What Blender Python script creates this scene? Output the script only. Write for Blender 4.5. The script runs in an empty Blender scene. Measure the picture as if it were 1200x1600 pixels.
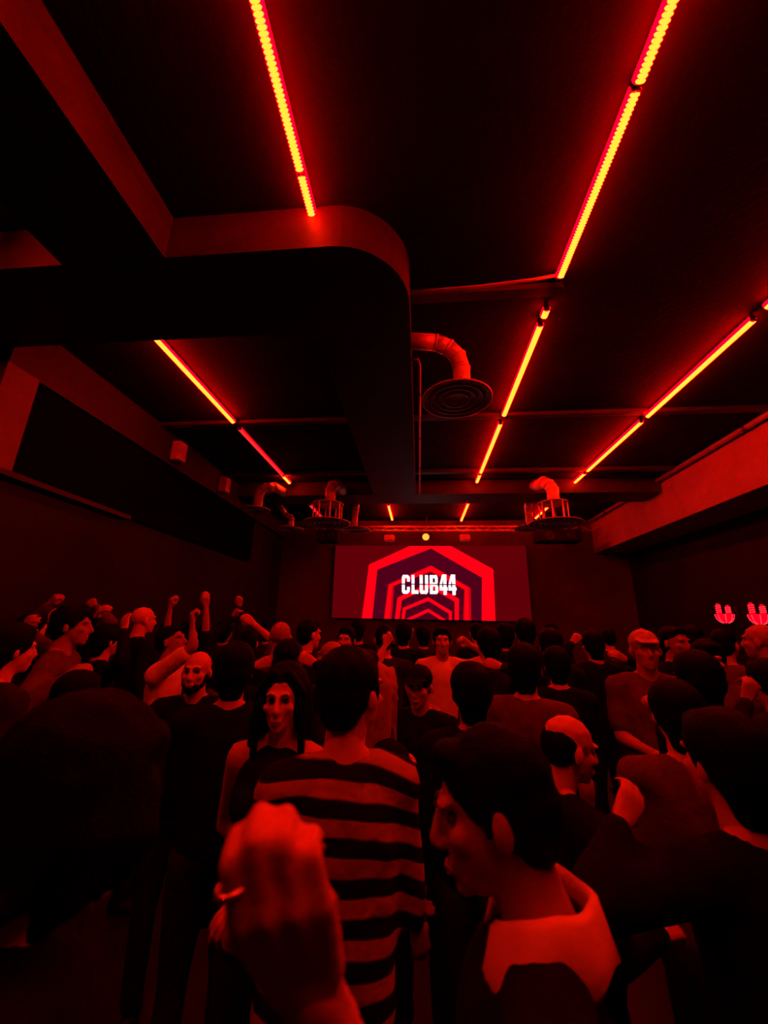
import bpy, bmesh, math, random
import numpy as np
from mathutils import Vector, Matrix, Euler, Quaternion

random.seed(7)
rng = np.random.default_rng(11)
sc = bpy.context.scene
col = sc.collection
R_ = math.radians

# ------------------------------------------------------------------ camera
CAM_H, PITCH, YAW, ROLL, F_PX = 1.75, R_(16.1), R_(5.4), R_(1.15), 600.0
_f = Vector((-math.sin(YAW) * math.cos(PITCH), math.cos(YAW) * math.cos(PITCH), math.sin(PITCH)))
_r0 = Vector((math.cos(YAW), math.sin(YAW), 0.0))
_u0 = _r0.cross(_f)
_r = _r0 * math.cos(ROLL) + _u0 * math.sin(ROLL)
_u = -_r0 * math.sin(ROLL) + _u0 * math.cos(ROLL)
cam_d = bpy.data.cameras.new('camera')
cam_d.sensor_fit = 'HORIZONTAL'
cam_d.sensor_width = 36.0
cam_d.lens = 36.0 * F_PX / 1200.0
cam_d.clip_start = 0.02
cam_d.dof.use_dof = True
cam_d.dof.focus_distance = 3.0
cam_d.dof.aperture_fstop = 3.6
cam = bpy.data.objects.new('camera', cam_d)
cam.matrix_world = Matrix(((_r.x, _u.x, -_f.x, 0), (_r.y, _u.y, -_f.y, 0), (_r.z, _u.z, -_f.z, CAM_H), (0, 0, 0, 1)))
col.objects.link(cam)
sc.camera = cam

# ------------------------------------------------------------------ world (a windowless club: no sky light)
w = bpy.data.worlds.new('world')
sc.world = w
w.use_nodes = True
w.node_tree.nodes['Background'].inputs[0].default_value = (0, 0, 0, 1)
w.node_tree.nodes['Background'].inputs[1].default_value = 0.0
sc.view_settings.view_transform = 'Standard'
sc.view_settings.look = 'None'
sc.view_settings.exposure = 0.0
sc.view_settings.gamma = 1.0
sc.view_settings.use_curve_mapping = False
sc.cycles.max_bounces = 6
sc.cycles.diffuse_bounces = 3
sc.cycles.glossy_bounces = 2
sc.cycles.caustics_reflective = False
LED_R = 76.0          # red radiance of the LED bars that light the whole room

# ------------------------------------------------------------------ materials
MATS = {}
def nodes_of(name):
    m = bpy.data.materials.new(name); m.use_nodes = True
    nt = m.node_tree
    return m, nt, nt.nodes['Principled BSDF']

def mat(name, c, rough=.6, metal=0., spec=.3, noise=8., amt=.25, bump=0., bscale=40., sheen=0.):
    if name in MATS: return MATS[name]
    m, nt, b = nodes_of(name)
    tc = nt.nodes.new('ShaderNodeTexCoord')
    n = nt.nodes.new('ShaderNodeTexNoise'); n.inputs['Scale'].default_value = noise; n.inputs['Detail'].default_value = 4
    nt.links.new(tc.outputs['Object'], n.inputs['Vector'])
    r = nt.nodes.new('ShaderNodeValToRGB')
    r.color_ramp.elements[0].position = .3; r.color_ramp.elements[1].position = .7
    r.color_ramp.elements[0].color = (*[v * (1 - amt) for v in c], 1)
    r.color_ramp.elements[1].color = (*[min(1, v * (1 + amt)) for v in c], 1)
    nt.links.new(n.outputs['Fac'], r.inputs['Fac'])
    nt.links.new(r.outputs['Color'], b.inputs['Base Color'])
    b.inputs['Roughness'].default_value = rough
    b.inputs['Metallic'].default_value = metal
    b.inputs['Specular IOR Level'].default_value = spec
    if bump:
        n2 = nt.nodes.new('ShaderNodeTexNoise'); n2.inputs['Scale'].default_value = bscale; n2.inputs['Detail'].default_value = 3
        nt.links.new(tc.outputs['Object'], n2.inputs['Vector'])
        bp = nt.nodes.new('ShaderNodeBump'); bp.inputs['Strength'].default_value = bump; bp.inputs['Distance'].default_value = .02
        nt.links.new(n2.outputs['Fac'], bp.inputs['Height'])
        nt.links.new(bp.outputs['Normal'], b.inputs['Normal'])
    MATS[name] = m
    return m

def emit(name, c, strength=1., base=(.02, .02, .02)):
    if name in MATS: return MATS[name]
    m, nt, b = nodes_of(name)
    b.inputs['Base Color'].default_value = (*base, 1)
    b.inputs['Roughness'].default_value = .4
    b.inputs['Specular IOR Level'].default_value = .0
    b.inputs['Emission Color'].default_value = (*c, 1)
    b.inputs['Emission Strength'].default_value = strength
    MATS[name] = m
    return m

BLACKPAINT = mat('black_paint', (.012, .011, .011), .75, spec=.15, noise=3, bump=.15, bscale=30)
CEIL = mat('black_ceiling', (.009, .008, .008), .85, spec=.08, noise=1.5, amt=.4, bump=.2, bscale=20)
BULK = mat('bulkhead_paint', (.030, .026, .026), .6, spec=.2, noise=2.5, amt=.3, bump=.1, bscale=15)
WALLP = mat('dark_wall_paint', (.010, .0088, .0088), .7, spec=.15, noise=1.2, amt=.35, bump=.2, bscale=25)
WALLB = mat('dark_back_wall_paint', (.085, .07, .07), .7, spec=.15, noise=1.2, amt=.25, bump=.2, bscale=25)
PANEL = mat('black_panel_cloth', (.0018, .0018, .0018), .95, spec=.02, noise=40)
FLOORM = mat('dark_floor', (.03, .026, .025), .45, noise=2, amt=.4, bump=.1)
STEEL = mat('galvanised_steel', (.74, .73, .72), .4, metal=.15, spec=.5, noise=12, amt=.15, bump=.05)
STEELD = mat('painted_duct_plate', (.40, .37, .37), .45, metal=.1, noise=10, amt=.2)
DARKMETAL = mat('dark_metal', (.05, .05, .05), .4, metal=.6, noise=20)
GREYBOX = mat('grey_fixture', (.6, .55, .55), .5, noise=12)
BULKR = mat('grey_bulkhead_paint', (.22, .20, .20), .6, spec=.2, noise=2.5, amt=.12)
LITPATCH = mat('lit_patch_tone', (.10, .085, .085), .6, noise=3)  # lighter tone that stands in for a bright patch of light on the wall
CORN = mat('cornice_paint', (.018, .016, .016), .6, spec=.2, noise=2.5)
BRACKET = mat('pale_bracket', (.42, .38, .36), .6, noise=9)

SKINS = [mat('skin_light', (.62, .40, .31), .5, spec=.35, noise=14, amt=.08, bump=.06, bscale=90),
         mat('skin_medium', (.50, .31, .22), .5, spec=.35, noise=14, amt=.08, bump=.06, bscale=90),
         mat('skin_tan', (.36, .21, .14), .5, spec=.35, noise=14, amt=.08, bump=.06, bscale=90)]
HAIRS = {'black': mat('black_hair', (.0022, .0019, .0017), .6, spec=.06, noise=60, amt=.4, bump=.25, bscale=220),
         'fair': mat('fair_hair', (.30, .20, .11), .55, spec=.2, noise=30, amt=.2, bump=.2, bscale=160),
         'pale': mat('pale_cap_cloth', (.42, .38, .36), .8, noise=30, bump=.2)}
CLOTHS = {'black': mat('black_cloth', (.006, .0055, .0055), .9, spec=.08, noise=20, bump=.5, bscale=14),
          'dark': mat('dark_cloth', (.02, .017, .017), .9, spec=.1, noise=20, bump=.5, bscale=14),
          'mid': mat('dull_red_cloth', (.11, .07, .07), .9, spec=.1, noise=12, bump=.5, bscale=14),
          'light': mat('pale_cloth', (.26, .22, .21), .9, spec=.1, noise=12, bump=.5, bscale=14),
          'white': mat('white_cloth', (.78, .76, .74), .85, spec=.15, noise=10, amt=.05, bump=.4, bscale=14),
          'jacket': mat('jacket_cloth', (.006, .0055, .006), .85, spec=.1, noise=20, bump=.5, bscale=18)}
TROUSER = mat('dark_denim', (.02, .02, .024), .9, spec=.08, noise=30, bump=.3)
SHOEM = mat('dark_leather', (.02, .018, .016), .5, noise=30)
EYEM = mat('eye', (.05, .04, .04), .25, spec=.5, noise=50)
BROWM = mat('eyebrow', (.02, .015, .012), .8, noise=80)
LIPM = mat('lips', (.40, .16, .15), .45, noise=40)
NAILM = mat('fingernail', (.75, .5, .45), .25, spec=.6, noise=30, amt=.05)
RINGM = mat('silver_ring', (.85, .83, .8), .2, metal=1., noise=30, amt=.05)

def stripe_mat():
    m, nt, b = nodes_of('striped_knit')
    tc = nt.nodes.new('ShaderNodeTexCoord')
    sep = nt.nodes.new('ShaderNodeSeparateXYZ'); nt.links.new(tc.outputs['Object'], sep.inputs[0])
    nz = nt.nodes.new('ShaderNodeTexNoise'); nz.inputs['Scale'].default_value = 5.; nt.links.new(tc.outputs['Object'], nz.inputs['Vector'])
    def math_(op, a, b_):
        n = nt.nodes.new('ShaderNodeMath'); n.operation = op
        for i, v in enumerate((a, b_)):
            if isinstance(v, (int, float)): n.inputs[i].default_value = v
            else: nt.links.new(v, n.inputs[i])
        return n.outputs[0]
    z = math_('ADD', sep.outputs['Z'], math_('MULTIPLY', nz.outputs['Fac'], .03))
    ax = math_('ABSOLUTE', sep.outputs['X'], 0)
    z = math_('ADD', z, math_('MULTIPLY', math_('MULTIPLY', ax, ax), .9))
    z = math_('ADD', z, math_('MULTIPLY', sep.outputs['X'], .14))
    fr = math_('FRACT', math_('MULTIPLY', math_('ADD', z, 10 + .006), 1 / .070), 0)
    r = nt.nodes.new('ShaderNodeValToRGB')
    e = r.color_ramp.elements
    e[0].position = .46; e[0].color = (.010, .009, .010, 1); e[1].position = .54; e[1].color = (.40, .33, .31, 1)
    x = r.color_ramp.elements.new(.96); x.color = (.40, .33, .31, 1)
    x = r.color_ramp.elements.new(1.0); x.color = (.010, .009, .010, 1)
    nt.links.new(fr, r.inputs['Fac']); nt.links.new(r.outputs['Color'], b.inputs['Base Color'])
    b.inputs['Roughness'].default_value = .95; b.inputs['Specular IOR Level'].default_value = .05
    n2 = nt.nodes.new('ShaderNodeTexNoise'); n2.inputs['Scale'].default_value = 18.; nt.links.new(tc.outputs['Object'], n2.inputs['Vector'])
    bp = nt.nodes.new('ShaderNodeBump'); bp.inputs['Strength'].default_value = .5; bp.inputs['Distance'].default_value = .02
    nt.links.new(n2.outputs['Fac'], bp.inputs['Height']); nt.links.new(bp.outputs['Normal'], b.inputs['Normal'])
    return m
CLOTHS['stripe'] = stripe_mat()

# lamp materials: the LED beads burn yellow in the lens, the red tube around them imitates their glow and lights the room
LEDY = emit('led_bead', (1., .85 / LED_R, .055 / LED_R), LED_R)
LEDT = emit('led_red_glow', (1., .0, .0006), LED_R)
LEDDIM = emit('led_red_dim', (1., .0, .012), 1.2)
LEDDIME = emit('led_red_dim_edge', (1., .02, .022), 1.3)

# ------------------------------------------------------------------ mesh helpers
def mesh_obj(name, verts, faces, m, parent=None, smooth=False):
    me = bpy.data.meshes.new(name)
    me.from_pydata([tuple(v) for v in verts], [], [tuple(f) for f in faces])
    me.validate(); me.update()
    if smooth: me.polygons.foreach_set('use_smooth', [True] * len(me.polygons))
    me.materials.append(m)
    o = bpy.data.objects.new(name, me); col.objects.link(o)
    if parent: o.parent = parent
    return o

def empty(name, loc, rz=0.):
    o = bpy.data.objects.new(name, None); col.objects.link(o)
    o.location = loc; o.rotation_euler = (0, 0, rz); o.empty_display_size = .1
    return o

def tag(o, label, cat, group=None):
    o['label'] = label; o['category'] = cat
    if group: o['group'] = group
    return o

def box_vf(x0, x1, y0, y1, z0, z1):
    v = [(x, y, z) for z in (z0, z1) for y in (y0, y1) for x in (x0, x1)]
    f = [(0, 2, 3, 1), (4, 5, 7, 6), (0, 1, 5, 4), (2, 6, 7, 3), (0, 4, 6, 2), (1, 3, 7, 5)]
    return v, f

def join_vf(parts):
    V, F = [], []
    for v, f in parts:
        n = len(V); V += list(v); F += [tuple(i + n for i in q) for q in f]
    return V, F

def box(name, b, m, parent=None, bevel=0.):
    v, f = box_vf(*b)
    o = mesh_obj(name, v, f, m, parent)
    if bevel:
        bm = bmesh.new(); bm.from_mesh(o.data)
        bmesh.ops.bevel(bm, geom=bm.edges[:], offset=bevel, segments=2, affect='EDGES')
        bm.to_mesh(o.data); bm.free()
    return o

def lathe_vf(prof, seg=24, c=(0, 0, 0), a0=0., a1=2 * math.pi):
    full = abs(a1 - a0 - 2 * math.pi) < 1e-6
    n = seg if full else seg + 1
    V = []
    for i in range(n):
        a = a0 + (a1 - a0) * i / seg
        V += [(c[0] + r * math.cos(a), c[1] + r * math.sin(a), c[2] + z) for r, z in prof]
    k = len(prof); F = []
    for i in range(seg):
        j = (i + 1) % n
        for q in range(k - 1): F.append((i * k + q, j * k + q, j * k + q + 1, i * k + q + 1))
    return V, F

def tube_vf(path, r, seg=10, cap=True):
    path = [Vector(p) for p in path]; V, F = [], []
    rr = r if isinstance(r, (list, tuple)) else [r] * len(path)
    up = Vector((0, 0, 1))
    prev = None
    for i, p in enumerate(path):
        t = (path[min(i + 1, len(path) - 1)] - path[max(i - 1, 0)]).normalized()
        if prev is None:
            a = t.cross(up)
            if a.length < .01: a = t.cross(Vector((1, 0, 0)))
            a.normalize()
        else:
            a = (prev - t * prev.dot(t)).normalized()
        prev = a; b = t.cross(a)
        for k in range(seg):
            an = 2 * math.pi * k / seg
            V.append(p + (a * math.cos(an) + b * math.sin(an)) * rr[i])
    for i in range(len(path) - 1):
        for k in range(seg):
            k2 = (k + 1) % seg
            F.append((i * seg + k, i * seg + k2, (i + 1) * seg + k2, (i + 1) * seg + k))
    if cap:
        F.append(tuple(range(seg - 1, -1, -1))); n = (len(path) - 1) * seg
        F.append(tuple(range(n, n + seg)))
    return V, F

def prism_xy(pts, z0, z1):
    n = len(pts)
    V = [(x, y, z0) for x, y in pts] + [(x, y, z1) for x, y in pts]
    F = [tuple(range(n - 1, -1, -1)), tuple(range(n, 2 * n))] + [(i, (i + 1) % n, n + (i + 1) % n, n + i) for i in range(n)]
    return V, F

def struct(o):
    o['kind'] = 'structure'; return o

# ================================================================== THE ROOM
CZ = 4.40
XL, XR, YB, YF = -3.70, 5.20, 10.0, -4.5
struct(box('floor', (XL - .2, XR + .2, YF - .2, YB + .2, -.2, 0), FLOORM))
struct(box('ceiling', (XL - .2, XR + .2, YF - .2, YB + .2, CZ, CZ + .2), CEIL))
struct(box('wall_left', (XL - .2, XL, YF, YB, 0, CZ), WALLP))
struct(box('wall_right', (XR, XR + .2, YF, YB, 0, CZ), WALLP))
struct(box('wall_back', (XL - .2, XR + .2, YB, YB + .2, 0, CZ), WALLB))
struct(box('wall_front', (XL - .2, XR + .2, YF - .2, YF, 0, CZ), WALLP))

# boxed ducts hanging under the ceiling (bottom at 4.05 m)
ZB = 4.05
def arc(cx, cy, r, a0, a1, n=10):
    return [(cx + r * math.cos(a0 + (a1 - a0) * i / n), cy + r * math.sin(a0 + (a1 - a0) * i / n)) for i in range(n + 1)]
H = math.pi / 2
# the bent duct: comes from the left wall across the room, turns with a rounded corner and runs to the back
pts = [(-3.70, 1.84)] + arc(-.55, 2.33, .49, -H, 0, 12) + [(-.06, 7.0), (-.84, 7.0)] + arc(-1.04, 2.78, .2, 0, -H, 6) + [(-3.70, 2.58)]
struct(mesh_obj('trim_1', *prism_xy(pts, ZB, CZ), BULK))
# the duct that runs from the bend towards the entrance behind the camera
struct(box('trim_2', (-2.41, -1.67, -4.5, 1.84, ZB, CZ), BULK))
# the bulkhead across the back third
struct(box('trim_3', (-3.70, 4.40, 7.0, 7.6, 4.13, CZ), BULK))
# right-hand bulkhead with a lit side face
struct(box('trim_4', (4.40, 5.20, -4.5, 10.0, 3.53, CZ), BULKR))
# left-hand cornice
struct(box('trim_5', (-3.70, -3.62, 2.6, 10.0, 3.91, CZ), CORN))
# shallow ribs crossing the ceiling where the light bars are jointed
for i, (yy, dz) in enumerate(((2.60, .05), (4.58, .05), (6.47, .06), (8.05, .10))):
    for x0, x1 in (((-.06, 1.16),) if i == 0 else ((-3.62, -.84), (-.06, 4.40)) if yy < 7 else ((-3.62, 4.40),)):
        struct(box('trim_%d' % (6 + i * 2 + (x0 > -1)), (x0, x1, yy - .045, yy + .045, CZ - dz, CZ), mat('rib_paint', (.035, .03, .03), .5, noise=4)))
# thin ledge under the black panel of the left wall
struct(box('trim_21', (-3.70, -3.60, 2.58, 2.87, 2.98, 3.91), LITPATCH))  # block added in a lighter tone to give the bright wall patch
struct(box('trim_20', (-3.70, -3.60, 2.55, 4.35, 2.93, 2.98), BULK))

# black cloth panel on the left wall
pn = empty('wall_panel', (-3.69, 5.3, 2.99)); tag(pn, 'large black cloth panel filling the upper left wall under the cornice', 'wall panel')
box('cloth', (.002, .05, -2.40, 2.6, 0, .90), PANEL, pn)
fr_, ff_ = join_vf([box_vf(.0, .07, -2.43, -2.40, -.02, .92), box_vf(.0, .07, 2.6, 2.63, -.02, .92), box_vf(.0, .07, -2.4, 2.6, -.025, 0)])
mesh_obj('frame', fr_, ff_, PANEL, pn)

# pale brackets on the left cornice
for (yy, wd, lab) in ((4.95, .30, 'pale upright box on the left cornice, the nearer of two'), (6.35, .28, 'pale upright box on the left cornice, the farther of two')):
    b = empty('junction_box', (-3.62, yy, 3.98)); tag(b, lab, 'junction box', 'boxes on the left cornice')
    box('case', (0, .13, -.09, .09, 0, wd), BRACKET, b, .01)
    box('lid', (.13, .142, -.08, .08, .01, wd - .01), BRACKET, b, .003)

# conduits
def conduit(path, r, label, clip_at=()):
    e = empty('conduit', path[0]); tag(e, label, 'pipe')
    o = Vector(path[0])
    v, f = tube_vf([Vector(p) - o for p in path], r, 10)
    mesh_obj('pipe', v, f, mat('painted_pipe', (.30, .27, .27), .4, metal=.2, noise=6), e, True)
    for i, c in enumerate(clip_at):
        cv, cf = tube_vf([(Vector(c) - o) + Vector((0, -.02, 0)), (Vector(c) - o) + Vector((0, .02, 0))], r * 1.35, 10)
        mesh_obj('clip', cv, cf, DARKMETAL, e)
conduit([(4.33, -4.4, 4.335), (4.33, 9.9, 4.335)], .04, 'straight pipe along the top of the right bulkhead', [(4.33, y, 4.335) for y in (1., 3., 5., 7., 9.)])
conduit([(-.06, 3.05, 4.11), (.0, 3.05, 4.11), (.015, 3.12, 4.10), (.015, 6.9, 4.10)], .014, 'thin pipe along the right edge of the long black duct', [(.015, y, 4.10) for y in (3.6, 4.6, 5.6)])
conduit([(-.05, 2.50, 4.33), (.5, 2.47, 4.315), (.9, 2.45, 4.33), (1.09, 2.44, 4.35)], .012, 'slack cable feeding the long centre light bar')

# ------------------------------------------------------------------ LED light bars
def half_round(r, seg=8):
    return [(r * math.cos(math.pi + math.pi * i / seg), r * math.sin(math.pi + math.pi * i / seg)) for i in range(seg + 1)]
def extrude_y(prof, y0, y1):
    n = len(prof)
    V = [(x, y0, z) for x, z in prof] + [(x, y1, z) for x, z in prof]
    F = [(i, i + 1, n + i + 1, n + i) for i in range(n - 1)] + [(n - 1, 0, n, 2 * n - 1)]
    F += [tuple(range(n)), tuple(range(2 * n - 1, n - 1, -1))]
    return V, F
_bead = None
def bead_mesh():
    global _bead
    if _bead: return _bead
    bm = bmesh.new()
    bmesh.ops.create_uvsphere(bm, u_segments=8, v_segments=6, radius=1.)
    for v in bm.verts: v.co = Vector((v.co.x * .025, v.co.y * .0108, v.co.z * .014))
    _bead = bpy.data.meshes.new('led'); bm.to_mesh(_bead); bm.free()
    _bead.polygons.foreach_set('use_smooth', [True] * len(_bead.polygons))
    _bead.materials.append(LEDY)
    return _bead
def light_bar(x, y0, y1, label, beads=False, dim=False, group='red LED light bars under the ceiling'):
    L = y1 - y0
    e = empty('light_bar', (x, y0, CZ)); tag(e, label, 'light', group)
    box('housing', (-.014, .014, 0, L, -.034, 0), DARKMETAL, e)
    for yy in (-.006, L):
        box('end_cap', (-.024, .024, yy, yy + .006, -.084, -.026), DARKMETAL, e)
    v, f = extrude_y([(.031 * math.cos(R_(110 + 320 * i / 14)), .031 * math.sin(R_(110 + 320 * i / 14)) - .058) for i in range(15)], 0, L)
    mesh_obj('glow_tube', v, f, LEDDIM if dim else LEDT, e, False)  # red tube shaped to imitate the glow round the LEDs
    if beads:
        n = int(L / .0195)
        for i in range(n):
            o = bpy.data.objects.new('led', bead_mesh()); col.objects.link(o); o.parent = e
            o.location = (0, .01 + i * .0195, -.085)
    else:
        v, f = extrude_y([(a * .0265, b * .022 - .076) for a, b in half_round(1.)], .004, L - .004)
        mesh_obj('led_row', v, f, LEDDIME if dim else LEDY, e, True)
# bar lines: x = -0.69, 1.09, 2.89 and -2.50
light_bar(-.69, .15, 1.585, 'near bar of the left centre line, cut by the top frame edge', True)
light_bar(-.69, 1.60, 1.835, 'short bar that ends at the rounded black duct', True)
light_bar(-.69, 8.35, 9.60, 'small far bar left of centre above the screen')
light_bar(1.09, .10, 1.33, 'near bar of the right centre line at the top frame edge', True)
light_bar(1.09, 1.36, 2.44, 'long bar of the right centre line that ends at the slack cable', True)
light_bar(1.09, 2.76, 2.84, 'very short bar between two gaps on the right centre line')
light_bar(1.09, 2.94, 4.48, 'bar of the right centre line beside the near air outlet')
light_bar(1.09, 4.70, 6.42, 'bar of the right centre line beyond the near air outlet')
light_bar(1.09, 6.53, 6.90, 'stub of the right centre line at the back bulkhead')
light_bar(1.09, 8.25, 9.72, 'small far bar right of centre above the screen')
light_bar(2.89, 1.20, 2.86, 'bar of the rightmost line that barely shows at the right frame edge')
light_bar(2.89, 3.00, 4.61, 'longest bar in the rightmost line')
light_bar(2.89, 4.75, 6.42, 'middle bar in the rightmost line')
light_bar(2.89, 6.55, 6.98, 'short end bar in the rightmost line')
light_bar(2.89, 8.30, 9.50, 'far bar seen behind the right pair of air outlets')
light_bar(-2.50, 2.86, 4.46, 'bright bar of the leftmost line')
light_bar(-2.50, 4.66, 6.41, 'dim pink-red bar of the leftmost line', dim=True)
light_bar(-2.50, 6.47, 6.82, 'short bright bar at the far end of the leftmost line')
light_bar(-2.50, 8.30, 9.40, 'dim far bar seen behind the left pair of air outlets', dim=True)
light_bar(-.69, -.75, .12, 'unseen bar added over the viewpoint on the left centre line to light the foreground')  # added out of frame to brighten the raised hand and near people
light_bar(1.09, -.95, .07, 'unseen bar added over the viewpoint on the right centre line to light the foreground')  # also added out of frame, length set by the light on the hand
light_bar(-2.9, .1, 1.5, 'bar in the ceiling pocket at far left, hidden by the black duct')

# ------------------------------------------------------------------ air outlets
def air_outlet(name, label, base, path, r_pipe, r_top, plates, posts=0):
    """base: centre of the lowest plate; path: pipe axis relative to it; plates: (radius, z)"""
    e = empty(name, base); tag(e, label, 'air outlet', 'round air outlets under the ceiling')
    # segmented elbow: each gore is a pipe piece with a raised seam
    for i in range(len(path) - 1):
        v, f = tube_vf([path[i], path[i + 1]], r_pipe, 18, True)
        seg_ = mesh_obj('pipe_segment', v, f, STEEL, e, True)
        if i:
            d = (Vector(path[i + 1]) - Vector(path[i - 1])).normalized() * .008
            v, f = tube_vf([Vector(path[i]) - d, Vector(path[i]) + d], r_pipe * 1.07, 18, True)
            mesh_obj('seam', v, f, STEEL, seg_, True)
    for k, (r, z) in enumerate(plates):
        prof = [(.0, z + .05), (r_pipe * 1.05, z + .05), (r * .55, z + .035), (r, z + .012), (r, z), (r * .93, z - .004), (r * .88, z + .008), (.0, z + .012)]
        v, f = lathe_vf(prof, 36)
        plt = mesh_obj('plate', v, f, STEELD, e, True)
        # concentric grille rings on the underside
        for q in (.75, .55, .35):
            prof = [(r * q - .008, z + .012), (r * q - .008, z - .002), (r * q + .008, z - .002), (r * q + .008, z + .012)]
            v, f = lathe_vf(prof, 32)
            mesh_obj('grille_ring', v, f, STEELD, plt, True)
    if posts:
        (ra, za), (rb, zb) = plates[0], plates[1]
        for k in range(posts):
            a = 2 * math.pi * (k + .5) / posts
            v, f = tube_vf([(rb * .9 * math.cos(a), rb * .9 * math.sin(a), zb), (rb * .9 * math.cos(a), rb * .9 * math.sin(a), za + .03)], .013, 8)
            mesh_obj('post', v, f, STEEL, e)
    return e
air_outlet('air_outlet', 'large round air outlet on a bent silver pipe beside the long black duct', (.33, 2.95, 3.60),
           [(.05, -.02, .03), (.05, -.02, .30), (.02, -.03, .42), (-.06, -.05, .50), (-.17, -.07, .545), (-.40, -.09, .56)], .072, .3, [(.30, 0)])
air_outlet('air_outlet', 'round air outlet at the left end of the back row, on a bent pipe', (-2.96, 6.48, 3.68),
           [(.03, 0, .03), (.03, 0, .28), (.06, .0, .38), (.14, .0, .44), (.26, .06, .47), (.30, .54, .52)], .085, .26, [(.26, 0)])
air_outlet('air_outlet', 'air outlet with upright posts between two plates, left of the screen', (-1.56, 6.22, 3.36),
           [(.03, 0, .36), (.03, 0, .60), (.05, .04, .69), (.09, .14, .75), (.09, .80, .86)], .09, .27, [(.40, 0), (.27, .33)], 8)
air_outlet('air_outlet', 'air outlet with upright posts between two plates, right of the screen', (2.30, 6.55, 3.42),
           [(.02, 0, .38), (.02, 0, .62), (-.03, .02, .72), (-.10, .06, .78), (-.14, .44, .84)], .10, .27, [(.44, 0), (.25, .36)], 8)
air_outlet('air_outlet', 'small narrow air outlet behind the left bent pipe', (-2.72, 7.75, 3.62),
           [(.0, 0, .03), (.0, 0, .22), (-.03, 0, .28), (-.14, 0, .33), (-.3, -.1, .56)], .06, .2, [(.28, 0)])
air_outlet('air_outlet', 'small narrow air outlet half hidden left of the screen top', (-1.36, 7.80, 3.62),
           [(.0, 0, .03), (.0, 0, .34), (.03, -.04, .46), (.05, -.16, .56)], .065, .2, [(.34, 0)])
air_outlet('air_outlet', 'small narrow air outlet half hidden right of the screen top', (2.26, 7.85, 3.66),
           [(.0, 0, .03), (.0, 0, .34), (-.02, -.04, .44), (-.03, -.16, .52)], .075, .2, [(.32, 0)])

# ------------------------------------------------------------------ stage end: screen, rail, lamps, speakers
scr = empty('led_screen', (.25, 9.93, 1.84)); tag(scr, 'wide LED screen with red arches and white CLUB44 lettering on the back wall', 'screen')
SX = .25
box('cabinet', (-2.48, 2.47, -.02, .06, 0, 1.87), DARKMETAL, scr)
mesh_obj('display', [(-2.46, -.022, .01), (2.45, -.022, .01), (2.45, -.022, 1.86), (-2.46, -.022, 1.86)], [(0, 1, 2, 3)], emit('screen_dark_red', (.105, .0, .0022), 1.), scr)
def flat(name, pts, m, y, parent=scr):
    bm = bmesh.new()
    vs = [bm.verts.new((x - SX, y, z - 1.84)) for x, z in pts]
    es = [bm.edges.new((vs[i], vs[(i + 1) % len(vs)])) for i in range(len(vs))]
    bmesh.ops.triangle_fill(bm, edges=es, use_beauty=True)
    me = bpy.data.meshes.new(name); bm.to_mesh(me); bm.free()
    me.materials.append(m)
    o = bpy.data.objects.new(name, me); col.objects.link(o); o.parent = parent
    return o
ARCH = emit('screen_bright_red', (1., .0, .006), 1.25)
ARCHE = emit('screen_mid_red', (.62, .0, .004), 1.)
INNER = emit('screen_plum', (.07, .0, .010), 1.)
outer = [(-1.44, 1.85), (-1.3, 3.20), (-.25, 3.69), (.83, 3.69), (1.86, 3.10), (1.84, 1.85), (1.51, 1.85), (1.57, 2.89), (.31, 3.63), (-1.08, 3.07), (-1.18, 1.85)]
flat('arch_field', [(-1.18, 1.85), (-1.08, 3.07), (.31, 3.63), (1.57, 2.89), (1.51, 1.85)], INNER, -.024)
flat('arch', outer, ARCH, -.026)
flat('arch', [(-.89, 1.85), (-.79, 2.70), (.3, 3.19), (1.28, 2.63), (1.26, 1.85), (1.06, 1.85), (1.12, 2.58), (.29, 3.02), (-.64, 2.66), (-.69, 1.85)], ARCHE, -.026)
flat('arch', [(-.86, 1.85), (-.765, 2.68), (.3, 3.165), (1.22, 2.64), (1.20, 1.85), (1.10, 1.85), (1.14, 2.60), (.29, 3.05), (-.69, 2.66), (-.75, 1.85)], ARCH, -.027)
flat('arch', [(-.61, 1.85), (-.55, 2.37), (.29, 2.76), (.98, 2.36), (.96, 1.85), (.86, 1.85), (.87, 2.29), (.27, 2.63), (-.44, 2.31), (-.5, 1.85)], ARCH, -.026)
flat('arch', [(-.45, 1.85), (-.41, 2.12), (.22, 2.39), (.8, 2.05), (.79, 1.85), (.72, 1.85), (.72, 2.0), (.22, 2.30), (-.34, 2.07), (-.37, 1.85)], ARCH, -.026)
flat('arch', [(-.34, 1.85), (.22, 2.11), (.65, 1.85), (.51, 1.85), (.22, 2.03), (-.17, 1.85)], ARCH, -.026)
WHITE = emit('screen_white', (1., .93, .95), 1.6)
GAPM = emit('screen_letter_gap', (.35, .10, .14), 1.)
def letter(polys, x, w, h=.47, z=2.47):
    V, F = [], []
    bm = bmesh.new()
    for p in polys:
        vs = [bm.verts.new((x + a * w - SX, -.030, z + b * h - 1.84)) for a, b in p]
        bm.faces.new(vs)
    me = bpy.data.meshes.new('letter'); bm.to_mesh(me); bm.free()
    me.materials.append(WHITE)
    o = bpy.data.objects.new('letter', me); col.objects.link(o); o.parent = scr
def rc(a, b, c, d): return [(a, b), (c, b), (c, d), (a, d)]
t = .36
G0, G1 = .475, .535      # the cut through the middle of the lettering
def vbar(a, c, lo=0., hi=1.): return [q for q in (rc(a, lo, c, G0) if lo < G0 else None, rc(a, G1, c, hi) if hi > G1 else None) if q]
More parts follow.
